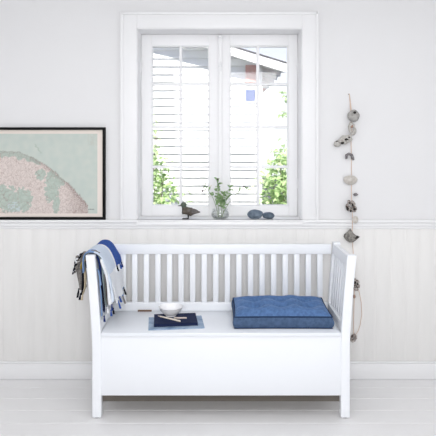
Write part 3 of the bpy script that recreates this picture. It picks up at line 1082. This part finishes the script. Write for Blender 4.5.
UN = 0.0063
tag(MB().tube([(gp(349.3, 94).x, -0.010, gp(0, 94).z), (gp(349.3, 94).x, 0.0, gp(0, 94).z)], 0.0028, 10).build('nail', M['nail'], origin=gp(349.3, 94)), 'small nail in the wall holding up the stone garland', 'nail')
gar = thing('stone_garland', gp(351, 94), 'long hanging garland of holed stones and shells on a jute cord right of the bench', 'garland')
mb = MB()
cp = [gp(349.3, 93.6, -0.007), gp(351.4, 110, -0.010), gp(352, 128, -0.012), gp(351, 140, -0.012), gp(351.4, 157, -0.01), gp(351.4, 180, -0.01), gp(351.6, 200, -0.012), gp(352.6, 218, -0.040), gp(352.2, 236, -0.040), gp(353.2, 252, -0.03), gp(354.2, 284, -0.025), gp(354.2, 300, -0.022), gp(353.6, 318, -0.020), gp(353.6, 336, -0.022)]
mb.tube(cp, 0.0022, 6)
mb.tube([gp(349.3, 93.8, -0.006), gp(350, 103, -0.007), gp(350.8, 114, -0.010)], 0.0020, 6)
mb.tube([gp(355.8, 284, -0.025), gp(359.2, 292, -0.022), gp(361.2, 302, -0.02), gp(361.8, 314, -0.02), gp(360.2, 325, -0.02), gp(358.2, 331, -0.022), gp(354.6, 336, -0.022)], 0.0018, 6)
mb.build('cord', M['cord'], gar)

RX = lambda a: Matrix.Rotation(R(a), 3, 'Y')
# 1 round grey stone as a disc, dark blob laid on for the shaded opening
mb = MB()
mb.blob(gp(353.6, 115.8, -0.030), (6.0 * UN, 0.013, 6.1 * UN), seed=1, amt=0.10, freq=1.5, sub=4)
s1 = mb.build('stone', M['st_grey'], gar, angle=80)
MB().blob(gp(354.8, 112.6, -0.0415), (1.5 * UN, 0.003, 1.3 * UN), seed=2, amt=0.1).build('hole_shade', M['hole_shade'], s1)
# 2 ring stone with a brown lip
MB().torus(gp(352.2, 128.8, -0.026), 3.1 * UN, 1.5 * UN, RX(-12), sx=0.85, sz=1.45, seed=4, amt=0.5).build('stone', M['st_pale'], gar, angle=80)
MB().blob(gp(351.9, 126.4, -0.034), (1.3 * UN, 0.005, 1.6 * UN), seed=5, amt=0.3).build('stone', M['rust'], gar, angle=80)
# 3 long knobbly stone
mb = MB()
mb.blob(gp(345.0, 139.6, -0.026), (7.2 * UN, 0.016, 4.4 * UN), seed=6, amt=0.32, freq=2.0, sub=4, rot=RX(-20))
mb.blob(gp(337.0, 144.0, -0.024), (3.6 * UN, 0.014, 3.0 * UN), seed=7, amt=0.25, freq=2.0, sub=3)
s3 = mb.build('stone', M['st_pale'], gar, angle=80)
for (a, b, r) in ((346.6, 139.6, 1.7), (349.2, 137.4, 1.0), (342.4, 143.0, 1.5), (336.8, 141.3, 0.8)):
    MB().blob(gp(a, b, -0.0405 if a > 340 else -0.0355), (r * UN * 1.2, 0.004, r * UN * 0.8), seed=a, amt=0.3).build('hole_shade', M['hole_shade'], s3)
# 4 small dark arch
mb = MB()
mb.tube([gp(346.3, 159, -0.02), gp(346.4, 155.4, -0.021), gp(348.8, 153.8, -0.023), gp(351.6, 155, -0.022), gp(352.6, 158, -0.02), gp(353.6, 160, -0.02)], [1.1 * UN, 1.5 * UN, 1.3 * UN, 1.5 * UN, 1.6 * UN, 0.9 * UN], 10)
mb.build('stone', M['st_dark'], gar, angle=80)
# 5 thin white shell, like a shallow fan
def fan(c, a, b, seed, m, flip=1):
    mb = MB()
    n, k = 18, 7
    rings = []
    for j in range(k):
        t = (j + 0.02) / (k - 1)
        ring = []
        for i in range(n):
            an = 2 * math.pi * i / n
            rr = t * (1 + 0.09 * noise.noise(Vector((math.cos(an) * 2, math.sin(an) * 2, seed))))
            ring.append(Vector(c) + Vector((a * rr * math.cos(an), -0.012 * (1 - t * t) + 0.001 * math.sin(9 * an) * t, b * rr * math.sin(an) * (1.0 if math.sin(an) < 0 else 0.72))))
        rings.append(ring)
    back = [[p + Vector((0, 0.0018, 0)) for p in r] for r in reversed(rings)]
    mb.rings(rings + back)
    return mb.build('shell', m, gar, angle=70)
fan(gp(350.4, 179.4, -0.016), 7.0 * UN, 5.4 * UN, 3, M['shell'])
# 6 small dark chip
MB().blob(gp(355.6, 194.6, -0.018), (2.3 * UN, 0.007, 1.4 * UN), seed=12, amt=0.5, freq=3).build('shell', M['st_dark'], gar)
# 7 barnacle cluster
rnd = random.Random(21)
mb = MB()
for k in range(18):
    a = rnd.uniform(0, 6.28); r = rnd.uniform(0.2, 1) ** 0.6
    mb.blob(gp(351.0 + math.cos(a) * r * 5.2, 206.5 + math.sin(a) * r * 5.4, -0.034 - rnd.uniform(0, 0.014)), (rnd.uniform(1.2, 2.3) * UN, 0.010, rnd.uniform(1.1, 2.3) * UN), seed=k, amt=0.5, freq=2.2, sub=2)
cl7 = mb.build('barnacle_cluster', M['st_brown'], gar, angle=80)
for (a, b, r) in ((347.6, 208.6, 1.7), (352.6, 204.8, 1.3), (354.6, 209.2, 1.6), (349.8, 203.0, 1.1), (350.8, 211.0, 1.2)):
    MB().blob(gp(a, b, -0.0565), (r * UN * 0.8, 0.005, r * UN), seed=b, amt=0.3, sub=2).build('hole_shade', M['hole_shade'], cl7)
# 8 little pale oval shell
fan(gp(355.4, 219.2, -0.050), 3.0 * UN, 4.2 * UN, 8, M['shell'])
# 9 grey oyster with a dark blob for the shade in its pocket
mb = MB()
c9 = gp(350.6, 236.0, -0.052)
pts9 = [(350.6, 228.6), (354.0, 233.6), (356.2, 235.6), (360.2, 236.8), (357.0, 239.8), (353.4, 242.4), (350.0, 242.6), (346.4, 240.4), (344.0, 237.0), (344.8, 234.6), (347.8, 232.2)]
rings = []
for (sc, yy) in ((1.0, -0.036), (1.02, -0.042), (0.86, -0.050), (0.5, -0.057), (0.05, -0.059)):
    rings.append([Vector(((gp(a, b, -0.05) - c9).x * sc + c9.x, yy + 0.002 * noise.noise(Vector((a, b, sc * 3))), (gp(a, b, -0.05) - c9).z * sc + c9.z)) for a, b in pts9])
mb.rings(rings)
s9 = mb.build('shell', M['oyster'], gar, angle=60)
MB().blob(gp(356.2, 237.2, -0.0495), (3.0 * UN, 0.006, 1.5 * UN), seed=14, amt=0.3, rot=RX(-8)).build('hole_shade', M['hole_shade'], s9)
# 10 brown cluster beside the arm
mb = MB()
rnd = random.Random(33)
for (a, b, r) in ((354.4, 280.0, 2.0), (357.2, 281.6, 1.9), (354.0, 284.6, 2.2), (358.0, 286.0, 2.0), (356.6, 289.2, 1.8), (354.0, 288.0, 1.4)):
    mb.blob(gp(a, b, -0.030), (r * UN, 0.011, r * UN * 0.9), seed=a, amt=0.45, freq=2.2)
c10 = mb.build('barnacle_cluster', M['st_brown'], gar, angle=80)
for (a, b, r) in ((355.0, 282.6, 1.5), (357.6, 284.0, 1.0)):
    MB().blob(gp(a, b, -0.0415), (r * UN, 0.004, r * UN * 0.9), seed=b, amt=0.3, sub=2).build('hole_shade', M['hole_shade'], c10)
# 11 bead
MB().blob(gp(354.3, 296.4, -0.022), (1.2 * UN, 0.008, 2.0 * UN), seed=16, amt=0.3).build('bead', M['rust'], gar)
# 12 end stone
MB().torus(gp(353.6, 338.0, -0.026), 2.0 * UN, 1.3 * UN, RX(20), sx=0.95, sz=1.35, seed=9, amt=0.5).build('stone', M['st_brown'], gar, angle=80)

# ================================================================== THROW over the left arm
thr = thing('throw_blanket', (-0.70, -0.31, 0.88), 'fringed blue and white woven throw draped over the left bench arm', 'blanket')


def sheet_mesh(name, prof_fn, ya, yb, mats, stripe, ny=26, ns=40, th=0.004, parent=None, wob=0.004, seed=0):
    """cloth: prof_fn(s, t) -> (x, z); s along the drape, t front (0) to rear (1)"""
    mb = MB()
    tb = mb.bm
    def pt(s, t, off):
        y = ya + (yb - ya) * t
        x, z = prof_fn(s, t)
        x2, z2 = prof_fn(min(1, s + 0.01), t)
        x1, z1 = prof_fn(max(0, s - 0.01), t)
        tx, tz = x2 - x1, z2 - z1
        l = math.hypot(tx, tz) or 1
        nx, nz = -tz / l, tx / l
        wv = wob * noise.noise(Vector((s * 5, t * 4, seed))) + off
        return Vector((x + nx * wv, y + wob * 1.5 * noise.noise(Vector((s * 4, t * 2, seed + 9))), z + nz * wv))
    top = [[tb.verts.new(pt(i / ns, j / ny, th)) for j in range(ny + 1)] for i in range(ns + 1)]
    bot = [[tb.verts.new(pt(i / ns, j / ny, 0)) for j in range(ny + 1)] for i in range(ns + 1)]
    for i in range(ns):
        for j in range(ny):
            k = stripe((i + 0.5) / ns, (j + 0.5) / ny)
            f1 = tb.faces.new((top[i][j], top[i][j + 1], top[i + 1][j + 1], top[i + 1][j]))
            f2 = tb.faces.new((bot[i][j], bot[i + 1][j], bot[i + 1][j + 1], bot[i][j + 1]))
            f1.material_index = f2.material_index = k
    for i in range(ns):
        k0, k1 = stripe((i + .5) / ns, 0.01), stripe((i + .5) / ns, 0.99)
        tb.faces.new((top[i][0], top[i + 1][0], bot[i + 1][0], bot[i][0])).material_index = k0
        tb.faces.new((top[i][ny], bot[i][ny], bot[i + 1][ny], top[i + 1][ny])).material_index = k1
    for j in range(ny):
        tb.faces.new((top[0][j], bot[0][j], bot[0][j + 1], top[0][j + 1])).material_index = stripe(0.01, (j + .5) / ny)
        tb.faces.new((top[ns][j], top[ns][j + 1], bot[ns][j + 1], bot[ns][j])).material_index = stripe(0.99, (j + .5) / ny)
    bmesh.ops.recalc_face_normals(tb, faces=list(tb.faces))
    return mb.build(name, mats, parent, angle=60)


def poly(pts):
    L = [0]
    for a, b in zip(pts[:-1], pts[1:]):
        L.append(L[-1] + math.hypot(b[0] - a[0], b[1] - a[1]))

    def f(s):
        d = s * L[-1]
        for k in range(len(pts) - 1):
            if d <= L[k + 1] or k == len(pts) - 2:
                t = (d - L[k]) / (L[k + 1] - L[k])
                # catmull-rom
                p0 = pts[max(0, k - 1)]; p1 = pts[k]; p2 = pts[k + 1]; p3 = pts[min(len(pts) - 1, k + 2)]
                return tuple(0.5 * ((2 * p1[q]) + (-p0[q] + p2[q]) * t + (2 * p0[q] - 5 * p1[q] + 4 * p2[q] - p3[q]) * t * t + (-p0[q] + 3 * p1[q] - 3 * p2[q] + p3[q]) * t ** 3) for q in range(2))
    return f


ARX = BX - 0.705      # x of the arm at its top
under = poly([(ARX - 0.030, 0.70), (ARX - 0.034, 0.80), (ARX - 0.030, 0.864), (ARX - 0.010, 0.8805), (ARX + 0.018, 0.877), (ARX + 0.046, 0.850), (ARX + 0.078, 0.79), (ARX + 0.102, 0.71), (ARX + 0.120, 0.60)])
upper = poly([(ARX - 0.042, 0.78), (ARX - 0.042, 0.84), (ARX - 0.036, 0.876), (ARX - 0.012, 0.892), (ARX + 0.022, 0.888), (ARX + 0.052, 0.862), (ARX + 0.080, 0.812), (ARX + 0.094, 0.768)])


def under_p(s, t):
    x, z = under(s)
    if s > 0.75:
        q = (s - 0.75) / 0.25
        z += 0.012 * q * math.sin(t * 7)
        x += 0.012 * q * math.sin(t * 11 + 1)
    return x, z


def upper_p(s, t):
    x, z = upper(s)
    return x + 0.004 * math.sin(t * 9) * s, z + 0.003 * math.sin(t * 6)


lay = sheet_mesh('long_layer', under_p, -0.455, -0.135, [M['t_white'], M['t_mid']], lambda s, t: 1 if s > 0.965 and t > 0.55 else 0, parent=thr, seed=1)
top = sheet_mesh('top_layer', upper_p, -0.50, -0.120, [M['t_pale'], M['t_blue'], M['t_white'], M['t_mid']],
                 lambda s, t: 1 if t > 0.62 else (2 if 0.55 < t <= 0.62 else (3 if t < 0.10 and s < 0.5 else 0)), parent=thr, seed=2)

# folds bunched just inside the front post, seen edge-on
def fold(name, x0, x1, yc, dyh, ztop, zbot, m, lean=0.0, parent=thr):
    mb = MB()
    rings = []
    n = 14
    for i in range(n + 1):
        t = i / n
        z = ztop + (zbot - ztop) * t
        xx = x0 + (x1 - x0) * t + 0.004 * math.sin(t * 7 + x0 * 90)
        w_ = (0.0065 + 0.003 * math.sin(t * 5 + x0 * 50)) * (1.0 if 0.02 < t < 0.98 else 0.6)
        rings.append([(xx + w_ * math.cos(a), yc + lean * t + dyh * math.sin(a), z) for a in [2 * math.pi * k / 12 for k in range(12)]])
    mb.rings(rings)
    return mb.build(name, m, parent, angle=60)


# folds climb over the arm then drop inside the post
fx = ARX + 0.030
def hang(name, pts, rx, ry, m):
    f = poly(pts)
    mb = MB()
    rings = []
    n = 22
    for i in range(n + 1):
        s = i / n
        x, z = f(s)
        x2, z2 = f(min(1, s + 0.02)); x1, z1 = f(max(0, s - 0.02))
        l = math.hypot(x2 - x1, z2 - z1)
        nx, nz = -(z2 - z1) / l, (x2 - x1) / l
        k = 0.55 if i in (0, n) else 1.0
        wv = 1 + 0.3 * math.sin(s * 9 + rx * 700)
        ring = []
        for q in range(12):
            a = 2 * math.pi * q / 12
            ring.append((x + nx * rx * k * wv * math.cos(a), ry[0] + ry[1] * k * math.sin(a) + 0.004 * math.sin(s * 8 + ry[0] * 300), z + nz * rx * k * wv * math.cos(a)))
        rings.append(ring)
    mb.rings(rings)
    return mb.build(name, m, thr, angle=60)


hang('fold', [(ARX - 0.034, 0.80), (ARX - 0.028, 0.864), (ARX - 0.004, 0.8765), (ARX + 0.024, 0.864), (ARX + 0.040, 0.82), (ARX + 0.046, 0.74), (ARX + 0.056, 0.64), (ARX + 0.062, 0.555)], 0.0058, (-0.458, 0.018), M['t_navy'])
hang('fold', [(ARX - 0.044, 0.79), (ARX - 0.038, 0.868), (ARX - 0.006, 0.8880), (ARX + 0.032, 0.874), (ARX + 0.054, 0.82), (ARX + 0.060, 0.74), (ARX + 0.070, 0.64), (ARX + 0.076, 0.585)], 0.0054, (-0.463, 0.018), M['t_green'])
hang('fold', [(ARX - 0.051, 0.80), (ARX - 0.046, 0.872), (ARX - 0.008, 0.8965), (ARX + 0.038, 0.882), (ARX + 0.064, 0.825), (ARX + 0.071, 0.74), (ARX + 0.080, 0.64), (ARX + 0.086, 0.60)], 0.0040, (-0.468, 0.016), M['t_grey'])
hang('fold', [(ARX + 0.036, 0.80), (ARX + 0.046, 0.76), (ARX + 0.052, 0.68), (ARX + 0.056, 0.60), (ARX + 0.058, 0.545)], 0.0050, (-0.492, 0.010), M['t_mid'])
hang('fold', [(ARX + 0.050, 0.72), (ARX + 0.060, 0.68), (ARX + 0.068, 0.62), (ARX + 0.070, 0.572)], 0.0034, (-0.497, 0.008), M['t_black'])
hang('fold', [(ARX + 0.052, 0.855), (ARX + 0.078, 0.78), (ARX + 0.092, 0.69), (ARX + 0.102, 0.60)], 0.0085, (-0.486, 0.014), M['t_white'])
hang('fold', [(ARX + 0.066, 0.79), (ARX + 0.094, 0.74), (ARX + 0.108, 0.66), (ARX + 0.112, 0.615)], 0.0085, (-0.472, 0.014), M['t_pale'])

# folds on the outer side of the arm
OX = ARX - 0.066
hang('outer_fold', [(ARX - 0.050, 0.872), (OX + 0.002, 0.84), (OX - 0.006, 0.77), (OX - 0.006, 0.70), (OX + 0.002, 0.668)], 0.0230, (-0.40, 0.045), M['t_grey'])
hang('outer_fold', [(ARX - 0.036, 0.850), (OX + 0.020, 0.82), (OX + 0.026, 0.76), (OX + 0.026, 0.70), (OX + 0.012, 0.655)], 0.0050, (-0.463, 0.016), M['t_sand'])
hang('outer_fold', [(ARX - 0.038, 0.840), (OX + 0.010, 0.80), (OX + 0.014, 0.74), (OX + 0.004, 0.650)], 0.0048, (-0.458, 0.016), M['t_black'])
hang('outer_fold', [(ARX - 0.044, 0.850), (OX + 0.008, 0.82), (OX + 0.004, 0.795)], 0.0050, (-0.466, 0.016), M['t_must'])
rnd = random.Random(77)
for k in range(16):
    zz = 0.872 - 0.0065 * k
    q = -0.010 - 0.0014 * k + rnd.uniform(-0.012, 0.016)
    hang('outer_knot', [(OX + q + 0.010, zz + 0.005), (OX + q + 0.003, zz + 0.003), (OX + q - 0.004, zz - 0.005), (OX + q - 0.004, zz - 0.012)], 0.0055, (-0.455 + rnd.uniform(-.008, .008), 0.009), M[('t_black', 't_white', 't_grey')[k % 3]])


def tassel(p, L, m, lean=(0, 0), cap=None):
    p = Vector(p)
    r = 0.0055
    mb = MB()
    pr = [(0.001, 0.004), (0.0035, 0.002), (0.0045, -0.002), (0.003, -0.006), (0.0045, -0.012), (r, -L * 0.6), (r * 1.15, -L), (0.001, -L)]
    rings = [[p + Vector((q * math.cos(2 * math.pi * k / 10) + lean[0] * max(0, -z), q * math.sin(2 * math.pi * k / 10) + lean[1] * max(0, -z), z)) for k in range(10)] for q, z in pr]
    mb.rings(rings)
    return mb.build('tassel', m, thr, angle=60)


# hem of the top layer
for k, (t, mm) in enumerate(((0.98, 't_white'), (0.88, 't_navy'), (0.78, 't_blue'), (0.68, 't_white'), (0.60, 't_black'), (0.50, 't_white'))):
    yy = -0.50 + 0.38 * t
    x, z = upper_p(1.0, t)
    tassel((x + 0.008, yy, z + 0.002), 0.030, M[mm], (0.25, 0))
# hem of the long layer
for k, (t, mm) in enumerate(((0.99, 't_black'), (0.88, 't_green'), (0.78, 't_black'), (0.68, 't_white'), (0.58, 't_grey'), (0.46, 't_blue'), (0.36, 't_white'), (0.22, 't_white'), (0.10, 't_blue'))):
    yy = -0.455 + 0.32 * t
    x, z = under_p(1.0, t)
    tassel((x + 0.003, yy, z), 0.032 if k % 2 else 0.042, M[mm], (0.3, 0))
for (x, y, z, mm) in ((ARX + 0.112, -0.497, 0.606, 't_navy'), (ARX + 0.118, -0.488, 0.585, 't_black'), (ARX + 0.108, -0.502, 0.578, 't_blue'), (ARX + 0.072, -0.506, 0.548, 't_navy'), (ARX + 0.086, -0.482, 0.588, 't_white')):
    tassel((x, y, z), 0.030, M[mm], (0.1, 0))
for (x, y, z, mm) in ((OX - 0.020, -0.43, 0.662, 't_black'), (OX - 0.012, -0.41, 0.655, 't_white'), (OX - 0.006, -0.44, 0.652, 't_black'), (OX - 0.028, -0.39, 0.665, 't_black'), (OX + 0.010, -0.455, 0.655, 't_sand')):
    tassel((x, y, z), 0.034, M[mm], (-0.15, 0))
